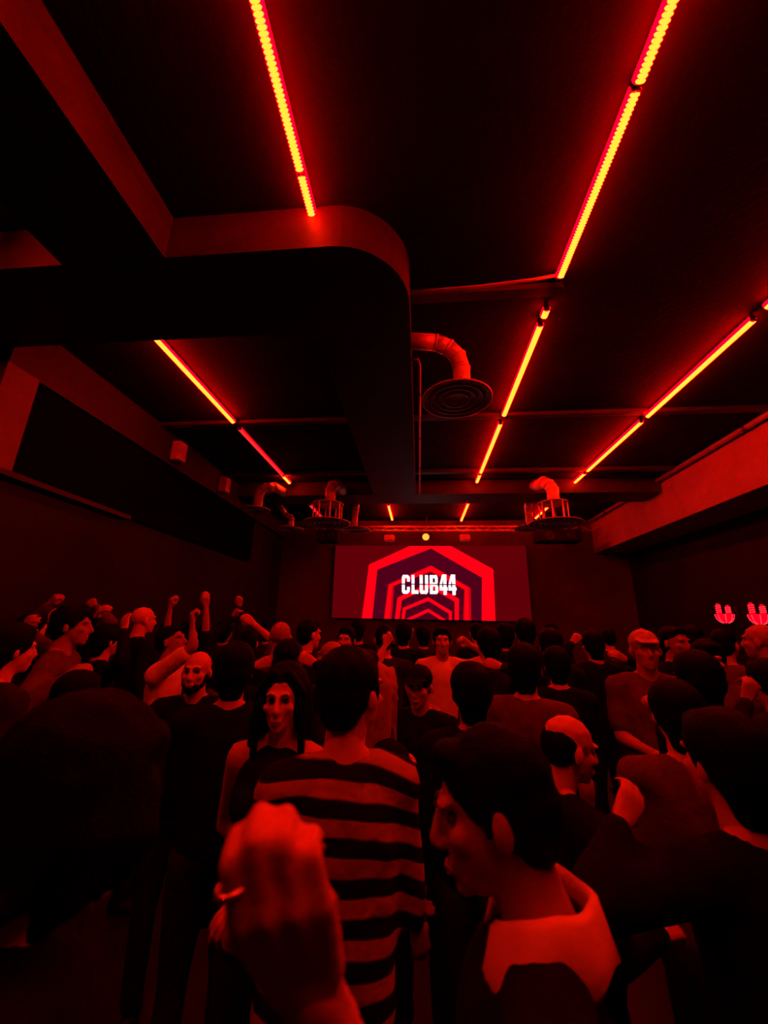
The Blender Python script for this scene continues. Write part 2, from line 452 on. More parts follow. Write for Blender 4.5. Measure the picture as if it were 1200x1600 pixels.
Cg = [[(0, .12), (t * .35, 0), (t, 0), (t, G0), (0, G0)], [(0, G1), (t, G1), (t, 1), (t * .35, 1), (0, .88)], rc(t, 0, .72, .17), [(.72, 0), (1, .12), (1, .36), (.66, .36), (.66, 0)], rc(t, .83, .72, 1), [(.66, .64), (1, .64), (1, .88), (.72, 1), (.66, 1)]]
Lg = vbar(0, .42) + [rc(.42, 0, 1, .18)]
Ug = [[(0, .12), (t * .35, 0), (t, 0), (t, G0), (0, G0)], rc(0, G1, t, 1), rc(t, 0, .66, .17), [(.64, 0), (.86, 0), (1, .12), (1, G0), (.64, G0)], rc(.64, G1, 1, 1)]
Bg = vbar(0, t) + [rc(t, 0, .7, .16), rc(t, .84, .7, 1), rc(t, .40, .74, G0), rc(t, G1, .72, .60), [(.66, 0), (.86, 0), (1, .12), (1, .40), (.92, G0), (.66, G0)], [(.64, G1), (.9, G1), (.97, .62), (.97, .88), (.84, 1), (.64, 1)]]
Fg = [[(.50, G1), (.92, G1), (.92, 1.04), (.50, 1.04)], [(.0, .36), (0, G0), (.33, G0), (.33, .36)], [(.02, G1), (.34, G1), (.58, 1.04), (.36, 1.04)], rc(0, .19, 1.05, .36), rc(.50, -.04, .92, .19), rc(.50, .36, .92, G0)]
xx = -.44
for g, wd, adv in ((Cg, .20, .245), (Lg, .17, .205), (Ug, .21, .255), (Bg, .205, .245), (Fg, .188, .220), (Fg, .188, .22)):
    letter(g, xx, wd); xx += adv

rail = empty('lighting_rail', (.2, 9.55, 4.02)); tag(rail, 'long horizontal lighting rail across the back wall above the screen', 'rail')
for dz in (.0, .10):
    v, f = tube_vf([(-3.8, 0, dz), (4.0, 0, dz)], .024, 10); mesh_obj('tube', v, f, GREYBOX, rail, True)
for i in range(16):
    x = -3.8 + i * .52
    v, f = tube_vf([(x, 0, 0), (x + .26, 0, .1)], .009, 6); mesh_obj('brace', v, f, GREYBOX, rail)
    v, f = tube_vf([(x + .26, 0, .1), (x + .52, 0, 0)], .009, 6); mesh_obj('brace', v, f, GREYBOX, rail)
for x in (-3.0, 0.0, 3.0):
    v, f = tube_vf([(x, 0, .1), (x, 0, .38)], .012, 6); mesh_obj('hanger', v, f, DARKMETAL, rail)

def stage_lamp(x, z, label, lit=False):
    e = empty('stage_lamp', (x, 9.50, z)); tag(e, label, 'lamp', 'lamps under the lighting rail')
    box('body', (-.13, .13, -.02, .12, -.075, .075), GREYBOX if not lit else DARKMETAL, e, .012)
    box('yoke', (-.15, -.135, .03, .06, -.05, .15), DARKMETAL, e); box('yoke', (.135, .15, .03, .06, -.05, .15), DARKMETAL, e)
    if lit:
        v, f = lathe_vf([(0, .03), (.05, .025), (.085, .0)], 20)
        v = [(a, -.025 - c, b) for a, b, c in v]
        mesh_obj('lens', v, f, emit('lamp_lens', (1., .20, .02), 3.2), e, True)
    else:
        box('lens', (-.115, .115, -.026, -.02, -.06, .06), mat('red_lamp_glass', (.5, .12, .14), .25, noise=30), e)
stage_lamp(-.75, 3.82, 'small unlit lamp above the screen, left of the lit one')
stage_lamp(.17, 3.84, 'single lit yellow-red lamp above the middle of the screen', True)
stage_lamp(1.14, 3.83, 'small unlit lamp above the screen, right of the lit one')

def speaker(x, y, z, wd, label):
    e = empty('loudspeaker', (x, y, z)); tag(e, label, 'loudspeaker', 'loudspeakers at the back wall')
    box('cabinet', (-wd / 2, wd / 2, 0, .4, -.14, .14), BLACKPAINT, e, .015)
    for k in (-1, 1):
        v, f = lathe_vf([(.0, .02), (.04, .018), (.10, .0), (.11, .006)], 20)
        v = [(a + k * wd * .24, -.004 - c, b) for a, b, c in v]
        mesh_obj('cone', v, f, DARKMETAL, e, True)
    box('bracket', (-.02, .02, .1, .14, .14, .60), DARKMETAL, e)
speaker(-2.26, 9.1, 3.80, .52, 'black loudspeaker hanging at the upper left screen corner')
speaker(3.28, 9.1, 3.80, 1.0, 'black loudspeaker hanging at the upper right screen corner')
for x, wd, lab in ((-3.52, .2, 'small pale box on the left end of the rail'),):
    e = empty('control_box', (x, 9.42, 4.10)); tag(e, lab, 'box')
    box('case', (-wd / 2, wd / 2, 0, .1, -.06, .06), BRACKET, e, .008); box('lid', (-wd / 2 + .01, wd / 2 - .01, -.008, 0, -.05, .05), BRACKET, e, .002)

# ------------------------------------------------------------------ red glass lamps on the right wall
GLOW = emit('red_glass_glow', (1., .0, .015), 1.0, (.3, .01, .01))
GLOWB = emit('red_glass_bright', (1., .05, .07), 1.5, (.3, .01, .01))
def wall_lamp(y, z, label):
    e = empty('wall_lamp', (XR, y, z), R_(-8)); tag(e, label, 'lamp', 'red lamps on the right wall')
    box('back_plate', (-.03, 0, -.05, .05, -.03, .12), DARKMETAL, e, .006)
    cx = -.20
    v, f = tube_vf([(-.02, 0, .03), (-.10, 0, .0), (cx, 0, -.02)], .012, 8); mesh_obj('arm', v, f, DARKMETAL, e, True)
    # half bowl of glass with bright ribs, two upright coils above it
    prof = [(.015, -.145), (.055, -.135), (.092, -.105), (.116, -.055), (.122, .0), (.116, .0), (.104, -.055), (.08, -.095), (.05, -.12), (.015, -.13)]
    v, f = lathe_vf(prof, 24, (cx, 0, .0)); bowl = mesh_obj('bowl', v, f, GLOW, e, True)
    for k in range(8):
        a = 2 * math.pi * (k + .5) / 8
        p = [(cx + r * math.cos(a), r * math.sin(a), zz) for r, zz in ((.04, -.146), (.08, -.122), (.110, -.08), (.125, -.01))]
        v, f = tube_vf(p, .005, 6); mesh_obj('rib', v, f, GLOWB, bowl, True)
    for k, h in ((1, .17), (-1, .14)):
        dx, dy = -k * .048, k * .036
        p = [(cx + dx, dy, -.05 + (h + .05) * i / 8) for i in range(9)]
        v, f = tube_vf(p, [.036, .032, .036, .032, .036, .032, .036, .030, .016], 12); cnd = mesh_obj('candle', v, f, GLOW, e, True)
        p = [(cx + dx + .037 * math.cos(q * .9), dy + .037 * math.sin(q * .9), .01 + (h - .04) * q / 28) for q in range(29)]
        v, f = tube_vf(p, .0045, 5); mesh_obj('coil', v, f, GLOWB, cnd, True)
wall_lamp(6.99, 2.00, 'red glowing glass bowl lamp on the right wall, left of the pair')
wall_lamp(6.33, 1.98, 'red glowing glass bowl lamp on the right wall, cut by the frame edge')

PEOPLE = [
  dict(label='dark-haired person seen from behind at lower left, large ringed hand raised', head=(-0.488, 0.57, 1.501), yaw=-58, hair='bob', hc='black', top='black', sleeve='short', head_yaw=0, nod=-16, tilt=0, lean=(0, 0), fem=1, skin=1, near=3, R={'t': (-0.095, 0.319, 1.565), 'e': (-0.039, 0.483, 1.28), 'curl': 0.8, 'mcp': 0.35, 'n': (-0.15, 1, -0.1), 'big': 1}, L='down'),
  dict(label='person in profile at lower right with black hair, white collar over dark jacket', head=(0.132, 0.723, 1.464), yaw=84, hair='short', hc='black', top='jacket', sleeve='long', head_yaw=0, nod=-14, tilt=6, lean=(0, 0), fem=0, skin=1, near=3, R='down', L='down', tone=2, collar=1),
  dict(label='person seen from behind in a light and dark striped jumper', head=(-0.201, 1.134, 1.558), yaw=22, hair='short', hc='black', top='stripe', sleeve='long', head_yaw=-52, nod=0, tilt=0, lean=(0.03, 0.03), fem=0, skin=1, near=2, R='hug', L='hug', wsh=0.15),
  dict(label='woman with long dark hair facing the camera, left of the striped jumper', head=(-0.51, 1.521, 1.459), yaw=176, hair='long', hc='black', top='black', sleeve='none', head_yaw=10, nod=0, tilt=0, lean=(0, 0), fem=1, skin=1, near=2, R={'t': (-0.51, 1.553, 0.989), 'e': (-0.74, 1.674, 0.998), 'curl': 0.5}, L='hug', wsh=0.172),
  dict(label='person with long fair hair just right of the striped jumper wearer', head=(-0.174, 1.721, 1.454), yaw=-50, hair='long', hc='fair', top='black', sleeve='long', head_yaw=0, nod=0, tilt=0, lean=(0, 0), fem=1, skin=1, near=1, R='down', L='down'),
  dict(label='person in black cap and dark shirt with one hand raised before the chest', head=(-0.004, 2.24, 1.416), yaw=165, hair='cap', hc='black', top='black', sleeve='long', head_yaw=0, nod=-6, tilt=0, lean=(0, 0), fem=0, skin=1, near=2, R={'t': (-0.019, 1.951, 1.216), 'e': (-0.07, 2.131, 0.868), 'curl': 0.3, 'n': (-0.6, -0.5, 0.2)}, L={'t': (0.02, 2.026, 1.044), 'curl': 0.9}),
  dict(label='person in white T-shirt facing the camera just below the screen, hand beside head', head=(0.199, 3.616, 1.603), yaw=180, hair='short', hc='black', top='white', sleeve='short', head_yaw=0, nod=0, tilt=0, lean=(0, 0), fem=0, skin=1, near=1, R='bent', L={'t': (0.363, 3.522, 1.621), 'curl': 0.7}),
  dict(label='bald person seen from behind, left of the screen foot', head=(-1.03, 2.917, 1.631), yaw=10, hair='bald', hc='black', top='black', sleeve='long', head_yaw=0, nod=0, tilt=0, lean=(0, 0), fem=0, skin=1, near=1, R='down', L='down'),
  dict(label='short-haired person turned right next to the bald head', head=(-0.917, 3.29, 1.642), yaw=-40, hair='crop', hc='black', top='dark', sleeve='long', head_yaw=0, nod=0, tilt=0, lean=(0, 0), fem=0, skin=1, near=1, R='down', L='down'),
  dict(label='dark-haired person in white shirt facing camera under left screen edge', head=(-0.666, 3.643, 1.588), yaw=170, hair='short', hc='black', top='white', sleeve='long', head_yaw=0, nod=0, tilt=0, lean=(0, 0), fem=0, skin=1, near=1, R='down', L='down', vest=1),
  dict(label='person with shaved head in left profile above the striped jumper', head=(-0.627, 2.834, 1.506), yaw=75, hair='bald', hc='black', top='dark', sleeve='long', head_yaw=0, nod=0, tilt=0, lean=(0, 0), fem=0, skin=1, near=1, R='down', L='down'),
  dict(label='dark-haired person seen from behind with both hands held up at the ears', head=(-0.793, 2.421, 1.506), yaw=5, hair='full', hc='black', top='black', sleeve='long', head_yaw=0, nod=0, tilt=0, lean=(0, 0), fem=0, skin=1, near=1, R={'t': (-0.675, 2.359, 1.543), 'curl': 0.5}, L={'t': (-0.9, 2.367, 1.515), 'curl': 0.5}),
  dict(label='man with high forehead and short beard facing the camera in dark shirt', head=(-1.205, 2.143, 1.465), yaw=190, hair='receding', hc='black', top='black', sleeve='long', head_yaw=0, nod=0, tilt=0, lean=(0, 0), fem=0, skin=1, near=2, R='down', L='down', beard=1),
  dict(label='person in bright white shirt in profile, with one arm raised at left', head=(-1.847, 2.908, 1.577), yaw=-80, hair='crop', hc='black', top='white', sleeve='short', head_yaw=0, nod=14, tilt=0, lean=(0, 0), fem=0, skin=1, near=1, R={'t': (-1.623, 2.719, 1.76), 'e': (-1.585, 2.726, 1.565), 'curl': 0.8}, L='down'),
  dict(label='tall shaven-headed person in black, left of the white shirt', head=(-2.578, 3.524, 1.737), yaw=-30, hair='bald', hc='black', top='black', sleeve='long', head_yaw=0, nod=0, tilt=0, lean=(0, 0), fem=0, skin=1, near=1, R='down', L='down'),
  dict(label='dark full-haired person seen from behind beside the bearded man', head=(-0.842, 1.818, 1.516), yaw=20, hair='full', hc='black', top='black', sleeve='long', head_yaw=0, nod=0, tilt=0, lean=(0, 0), fem=0, skin=1, near=0, R='hug', L='hug'),
  dict(label='person in dim red shirt with outstretched arm in the left group', head=(-2.21, 2.369, 1.693), yaw=-60, hair='short', hc='black', top='mid', sleeve='long', head_yaw=0, nod=0, tilt=0, lean=(0, 0), fem=0, skin=1, near=1, R={'t': (-1.957, 2.199, 1.46), 'curl': 0.5}, L={'t': (-2.291, 2.146, 1.714)}),
  dict(label='dark-haired person at far left edge in a dull red top', head=(-1.965, 1.797, 1.583), yaw=-20, hair='full', hc='black', top='dark', sleeve='long', head_yaw=0, nod=0, tilt=0, lean=(0, 0), fem=0, skin=1, near=0, R='bent', L='down'),
  dict(label='person at left holding a hand up beside the black suit', head=(-2.429, 2.96, 1.565), yaw=-30, hair='full', hc='black', top='black', sleeve='long', head_yaw=0, nod=0, tilt=0, lean=(0, 0), fem=0, skin=1, near=0, R={'t': (-2.212, 2.829, 1.727), 'curl': 0.2}, L={'t': (-2.445, 2.839, 1.799), 'curl': 0.4}),
  dict(label='person at left with both fists thrown up high', head=(-3.24, 3.569, 1.725), yaw=0, hair='short', hc='black', top='mid', sleeve='long', head_yaw=0, nod=0, tilt=0, lean=(0, 0), fem=0, skin=1, near=0, R={'t': (-3.153, 3.529, 1.892), 'curl': 0.8}, L={'t': (-3.307, 3.3, 1.912), 'curl': 0.9}),
  dict(label='person at left with a hand up near the left wall', head=(-3.066, 2.931, 1.639), yaw=-20, hair='short', hc='black', top='dark', sleeve='long', head_yaw=0, nod=0, tilt=0, lean=(0, 0), fem=0, skin=1, near=0, R={'t': (-2.751, 2.771, 1.754), 'curl': 0.4}, L='down'),
  dict(label='person with one bare arm straight up behind the white shirt', head=(-2.358, 3.949, 1.605), yaw=0, hair='full', hc='black', top='black', sleeve='short', head_yaw=0, nod=0, tilt=0, lean=(0, 0), fem=0, skin=1, near=0, R={'t': (-2.13, 3.771, 1.933), 'e': (-2.132, 3.842, 1.686), 'curl': 0.4}, L={'t': (-2.443, 3.69, 1.93), 'curl': 0.8}),
  dict(label='person with two fists raised above the crowd left of centre', head=(-2.243, 4.481, 1.609), yaw=0, hair='full', hc='black', top='dark', sleeve='long', head_yaw=0, nod=0, tilt=0, lean=(0, 0), fem=0, skin=1, near=0, R={'t': (-2.047, 4.317, 2.058), 'curl': 0.9}, L={'t': (-2.024, 4.315, 1.894), 'curl': 0.9}),
  dict(label='person in short sleeves with forearm lifted left of the bald head', head=(-1.467, 3.368, 1.554), yaw=20, hair='crop', hc='black', top='mid', sleeve='short', head_yaw=0, nod=0, tilt=0, lean=(0, 0), fem=0, skin=1, near=0, R={'t': (-1.431, 3.206, 1.765), 'curl': 0.7}, L='down'),
  dict(label='dark-clad person standing by the left wall at chest height of the group', head=(-1.469, 1.691, 1.39), yaw=-15, hair='full', hc='black', top='black', sleeve='long', head_yaw=0, nod=0, tilt=0, lean=(0, 0), fem=0, skin=1, near=0, R='down', L='down'),
  dict(label='black-haired person seen from behind right of the capped one', head=(0.209, 1.776, 1.463), yaw=5, hair='full', hc='black', top='black', sleeve='long', head_yaw=0, nod=0, tilt=0, lean=(0, 0), fem=0, skin=1, near=1, R='down', L='down'),
  dict(label='dark person right of the white T-shirt with a lit hand lifted', head=(0.511, 3.125, 1.594), yaw=20, hair='full', hc='black', top='dark', sleeve='long', head_yaw=0, nod=0, tilt=0, lean=(0, 0), fem=0, skin=1, near=0, R={'t': (0.489, 2.943, 1.493), 'curl': 0.9}, L='down'),
  dict(label='person in dull red T-shirt seen from behind right of centre', head=(0.551, 2.208, 1.525), yaw=-25, hair='full', hc='black', top='mid', sleeve='short', head_yaw=0, nod=0, tilt=0, lean=(0, 0), fem=0, skin=1, near=0, R='down', L='down'),
  dict(label='person with bright shaved forehead in right profile, behind the white collar', head=(0.471, 1.466, 1.356), yaw=-78, hair='receding', hc='black', top='black', sleeve='long', head_yaw=0, nod=-12, tilt=0, lean=(0, 0), fem=0, skin=1, near=2, R='bent', L='down'),
  dict(label='tall dark person below the right screen edge', head=(0.982, 3.877, 1.679), yaw=0, hair='full', hc='black', top='black', sleeve='long', head_yaw=0, nod=0, tilt=0, lean=(0, 0), fem=0, skin=1, near=0, R='down', L='down'),
  dict(label='person with two hands lifted beside dark hair right of the screen', head=(1.542, 3.801, 1.583), yaw=10, hair='full', hc='black', top='black', sleeve='long', head_yaw=0, nod=0, tilt=0, lean=(0, 0), fem=0, skin=1, near=0, R={'t': (1.647, 3.566, 1.527), 'curl': 0.5}, L={'t': (1.37, 3.656, 1.666), 'curl': 0.9}),
  dict(label='dark-clad person with bent arm below the right end of the screen', head=(1.017, 3.276, 1.598), yaw=0, hair='full', hc='black', top='black', sleeve='long', head_yaw=0, nod=0, tilt=0, lean=(0, 0), fem=0, skin=1, near=0, R='hug', L='hug'),
  dict(label='dark-haired person with arms folded in, just left of the pale cap', head=(0.906, 2.828, 1.487), yaw=-10, hair='full', hc='black', top='black', sleeve='long', head_yaw=0, nod=0, tilt=0, lean=(0, 0), fem=0, skin=1, near=0, R='hug', L='hug'),
  dict(label='person in pale cap and dull red T-shirt facing the camera at right', head=(1.374, 2.624, 1.62), yaw=165, hair='cap', hc='pale', top='mid', sleeve='short', head_yaw=0, nod=0, tilt=0, lean=(0, 0), fem=0, skin=1, near=1, R='hug', L={'t': (1.273, 2.447, 1.369), 'curl': 0.7}),
  dict(label='person with lit face left of the two red lamps', head=(1.922, 3.244, 1.645), yaw=200, hair='crop', hc='black', top='black', sleeve='long', head_yaw=0, nod=0, tilt=0, lean=(0, 0), fem=0, skin=1, near=1, R='down', L='down'),
  dict(label='person with lit ear turned away left of the two red lamps', head=(2.559, 4.029, 1.669), yaw=-20, hair='crop', hc='black', top='black', sleeve='long', head_yaw=0, nod=0, tilt=0, lean=(0, 0), fem=0, skin=1, near=1, R='down', L='down'),
  dict(label='person with lit cheek and shoulder directly below the first red lamp', head=(2.381, 3.395, 1.634), yaw=-60, hair='crop', hc='black', top='mid', sleeve='short', head_yaw=0, nod=0, tilt=0, lean=(0, 0), fem=0, skin=1, near=1, R='down', L='down'),
  dict(label='person with bright bald head below the second red lamp', head=(2.306, 2.957, 1.679), yaw=30, hair='bald', hc='black', top='mid', sleeve='long', head_yaw=0, nod=0, tilt=0, lean=(0, 0), fem=0, skin=1, near=1, R='down', L='down'),
  dict(label='dark-haired person seen from behind in front of the red lamps', head=(1.233, 1.981, 1.521), yaw=10, hair='full', hc='black', top='black', sleeve='long', head_yaw=0, nod=0, tilt=0, lean=(0, 0), fem=0, skin=1, near=0, R='hug', L='hug'),
  dict(label='person in dull red top facing the camera below the red lamps', head=(1.809, 2.738, 1.552), yaw=160, hair='full', hc='black', top='mid', sleeve='long', head_yaw=0, nod=0, tilt=0, lean=(0, 0), fem=0, skin=1, near=1, R='down', L='down'),
  dict(label='dark person at right edge with one lit hand up', head=(1.805, 2.342, 1.472), yaw=20, hair='full', hc='black', top='dark', sleeve='long', head_yaw=0, nod=0, tilt=0, lean=(0, 0), fem=0, skin=1, near=0, R='down', L={'t': (1.584, 2.159, 1.491), 'curl': 0.6}),
  dict(label='person in dim reddish shirt seen from behind at right, nearer than the pale cap', head=(0.906, 1.598, 1.44), yaw=-10, hair='full', hc='black', top='mid', sleeve='long', head_yaw=0, nod=0, tilt=0, lean=(0, 0), fem=0, skin=1, near=0, R='down', L='bent'),
  dict(label='large black-haired person seen from behind in the right foreground', head=(0.714, 1.101, 1.432), yaw=15, hair='full', hc='black', top='black', sleeve='long', head_yaw=0, nod=0, tilt=0, lean=(0, 0), fem=0, skin=1, near=1, R='down', L={'t': (0.517, 1.161, 1.341), 'curl': 0.3}),
  dict(label='dark-clad person seen from behind with one fist up before the screen', head=(-0.746, 4.873, 1.648), yaw=0, hair='full', hc='black', top='black', sleeve='long', head_yaw=0, nod=0, tilt=0, lean=(0, 0), fem=0, skin=1, near=0, R={'t': (-0.356, 4.701, 1.645), 'curl': 0.9}, L='down'),
  dict(label='dark-clad person seen from behind with forearm raised at the screen foot', head=(-0.296, 3.357, 1.613), yaw=10, hair='crop', hc='black', top='dark', sleeve='short', head_yaw=0, nod=0, tilt=0, lean=(0, 0), fem=0, skin=1, near=0, R={'t': (-0.245, 3.253, 1.628), 'e': (-0.353, 3.196, 1.428), 'curl': 0.9}, L='down'),
  dict(label='dark-clad person seen from behind below the small arches on the screen', head=(-0.169, 4.516, 1.625), yaw=-10, hair='full', hc='black', top='black', sleeve='long', head_yaw=0, nod=0, tilt=0, lean=(0, 0), fem=0, skin=1, near=0, R='down', L='down'),
  dict(label='dark-clad person seen from behind right of the small arches', head=(0.035, 5.175, 1.581), yaw=15, hair='full', hc='black', top='dark', sleeve='long', head_yaw=0, nod=0, tilt=0, lean=(0, 0), fem=0, skin=1, near=0, R='down', L={'t': (-0.119, 4.823, 1.662), 'curl': 0.9}),
  dict(label='dark-clad person seen from behind behind the white T-shirt', head=(0.682, 4.903, 1.648), yaw=0, hair='crop', hc='black', top='black', sleeve='long', head_yaw=0, nod=0, tilt=0, lean=(0, 0), fem=0, skin=1, near=0, R='down', L='down'),
  dict(label='dark-clad person seen from behind half hidden below the dark wall', head=(0.892, 4.298, 1.641), yaw=-8, hair='full', hc='black', top='dark', sleeve='long', head_yaw=0, nod=0, tilt=0, lean=(0, 0), fem=0, skin=1, near=0, R='down', L='down'),
  dict(label='dark-clad person seen from behind far back right of the screen', head=(1.696, 5.414, 1.657), yaw=5, hair='full', hc='black', top='black', sleeve='long', head_yaw=0, nod=0, tilt=0, lean=(0, 0), fem=0, skin=1, near=0, R='down', L='down'),
  dict(label='dark-clad person seen from behind in the far row left of the cap', head=(2.247, 5.059, 1.619), yaw=0, hair='crop', hc='black', top='dark', sleeve='long', head_yaw=0, nod=0, tilt=0, lean=(0, 0), fem=0, skin=1, near=0, R='down', L='down'),
  dict(label='dark-clad person seen from behind in the far row behind the pale cap', head=(2.963, 5.445, 1.606), yaw=0, hair='full', hc='black', top='black', sleeve='long', head_yaw=0, nod=0, tilt=0, lean=(0, 0), fem=0, skin=1, near=0, R='down', L='down'),
  dict(label='dark-clad person seen from behind in the far row left of the bald head', head=(-1.955, 5.085, 1.603), yaw=-5, hair='full', hc='black', top='dark', sleeve='long', head_yaw=0, nod=0, tilt=0, lean=(0, 0), fem=0, skin=1, near=0, R='down', L='down'),
  dict(label='dark-clad person seen from behind in the far row behind the bearded man', head=(-2.897, 5.217, 1.563), yaw=8, hair='crop', hc='black', top='black', sleeve='long', head_yaw=0, nod=0, tilt=0, lean=(0, 0), fem=0, skin=1, near=0, R='down', L='down'),
  dict(label='dark-clad person seen from behind in the far row behind the shaven head', head=(-3.005, 4.575, 1.576), yaw=0, hair='full', hc='black', top='dark', sleeve='long', head_yaw=0, nod=0, tilt=0, lean=(0, 0), fem=0, skin=1, near=0, R='down', L='down'),
]

# ================================================================== PEOPLE
# Shapes are unions of ellipsoids and tapered limbs, fused into one skin by a voxel remesh and smoothed.
def _ico():
    bm = bmesh.new(); bmesh.ops.create_icosphere(bm, subdivisions=2, radius=1.)
    v = np.array([x.co[:] for x in bm.verts]); f = [tuple(q.index for q in p.verts) for p in bm.faces]; bm.free()
    return v, f
ICO_V, ICO_F = _ico()

class Shape:
    def __init__(s): s.V = []; s.F = []; s.n = 0
    def add(s, v, f):
        s.V.append(np.asarray(v, float)); s.F += [tuple(i + s.n for i in q) for q in f]; s.n += len(v)
    def ell(s, c, r, rot=None):
        v = ICO_V * np.asarray(r, float)
        if rot is not None: v = v @ np.array(Euler(rot).to_matrix()).T
        s.add(v + np.asarray(c, float), ICO_F)
    def cap(s, a, b, ra, rb, flat=1., fdir=None, seg=12):
        a, b = np.asarray(a, float), np.asarray(b, float)
        d = b - a; L = np.linalg.norm(d); d = d / max(L, 1e-6)
        h = np.array((0, 0, 1.)) if abs(d[2]) < .9 else np.array((0, 1., 0))
        if fdir is not None: h = np.asarray(fdir, float)
        x = np.cross(d, h); x /= np.linalg.norm(x); y = np.cross(x, d)
        rings = []
        for t in (-80, -50, -20, 0): rings.append((a + d * ra * math.sin(R_(t)), ra * math.cos(R_(t))))
        for t in (0, 20, 50, 80): rings.append((b + d * rb * math.sin(R_(t)), rb * math.cos(R_(t))))
        V = []
        for c, r in rings:
            for k in range(seg):
                an = 2 * math.pi * k / seg
                V.append(c + x * r * math.cos(an) + y * r * flat * math.sin(an))
        F = [(i * seg + k, i * seg + (k + 1) % seg, (i + 1) * seg + (k + 1) % seg, (i + 1) * seg + k) for i in range(len(rings) - 1) for k in range(seg)]
        F += [tuple(range(seg - 1, -1, -1)), tuple(range((len(rings) - 1) * seg, len(rings) * seg))]
        s.add(V, F)

JOBS = []
def job(shape, voxel, smooth=4, fac=.5):
    me = bpy.data.meshes.new('tmp')
    me.from_pydata(np.concatenate(shape.V).tolist(), [], shape.F)
    o = bpy.data.objects.new('tmp', me); col.objects.link(o)
    m = o.modifiers.new('r', 'REMESH'); m.mode = 'VOXEL'; m.voxel_size = voxel
    if smooth:
        m = o.modifiers.new('s', 'SMOOTH'); m.iterations = smooth; m.factor = fac
    JOBS.append(o); return len(JOBS) - 1
RES = []
def run_jobs():
    bpy.context.view_layer.update()
    dg = bpy.context.evaluated_depsgraph_get()
    for o in JOBS:
        ev = o.evaluated_get(dg); me = ev.to_mesh()
        v = np.empty(len(me.vertices) * 3); me.vertices.foreach_get('co', v)
        nl = len(me.loops); li = np.empty(nl, np.int32); me.loops.foreach_get('vertex_index', li)
        ls = np.empty(len(me.polygons), np.int32); me.polygons.foreach_get('loop_start', ls)
        RES.append((v.reshape(-1, 3).copy(), li.copy(), ls.copy()))
        ev.to_mesh_clear()
    for o in JOBS:
        me = o.data; bpy.data.objects.remove(o); bpy.data.meshes.remove(me)

def raw_obj(name, pieces, m, parent):
    V = np.concatenate([p[0] for p in pieces]); nv = 0; LI = []; LS = []; nl = 0
    for p in pieces:
        LI.append(p[1] + nv); LS.append(p[2] + nl); nv += len(p[0]); nl += len(p[1])
    LI = np.concatenate(LI).astype(np.int32); LS = np.concatenate(LS).astype(np.int32)
    me = bpy.data.meshes.new(name)
    me.vertices.add(len(V)); me.vertices.foreach_set('co', V.ravel())
    me.loops.add(len(LI)); me.loops.foreach_set('vertex_index', LI)
    me.polygons.add(len(LS)); me.polygons.foreach_set('loop_start', LS)
    me.update(calc_edges=True)
    me.polygons.foreach_set('use_smooth', [True] * len(LS))
    me.materials.append(m)
    o = bpy.data.objects.new(name, me); col.objects.link(o); o.parent = parent
    return o

def noise3(v, fr, seed):
    g = np.random.default_rng(seed); s = np.zeros(len(v))
    for k in range(5):
        d = g.normal(size=3); d *= fr * (1 + .6 * k) / np.linalg.norm(d)
        s += np.sin(v @ d + g.uniform(0, 6.28)) / (1 + .4 * k)
    return s / 3

def head_shape(fem):
    s = Shape(); j = .92 if fem else 1.
    s.ell((0, -.012, .030), (.076, .096, .085)); s.ell((0, .028, -.03), (.062 * j, .066, .075)); s.ell((0, .038, -.075), (.046 * j, .048, .036))
    s.ell((0, .074, -.093), (.020, .018, .018)); s.cap((0, .088, .018), (0, .108, -.026), .009, .0135); s.ell((0, .101, -.033), (.019, .013, .010))
    for k in (-1, 1):
        s.ell((k * .026, .080, .028), (.026, .014, .011)); s.ell((k * .040, .062, -.02), (.022, .022, .020))
        s.ell((k * .078, -.008, -.012), (.010, .018, .031), (0, 0, k * -.35))
    s.ell((0, .088, -.060), (.024, .012, .007)); s.ell((0, .087, -.071), (.021, .012, .008))
    s.cap((0, -.015, -.05), (0, -.033, -.19), .054 * j, .060 * j)
    return s

def sculpt_head(v):
    v = v.copy()
    for k in (-1, 1):
        d = np.linalg.norm((v - (k * .031, .088, .006)) / (1.25, 1.6, .8), axis=1)
        v[:, 1] -= .013 * np.exp(-(d / .0135) ** 2)
    m = np.exp(-((v[:, 2] + .0655) / .003) ** 2) * np.exp(-(v[:, 0] / .026) ** 2) * (v[:, 1] > .05)
    v[:, 1] -= .004 * m
    return v

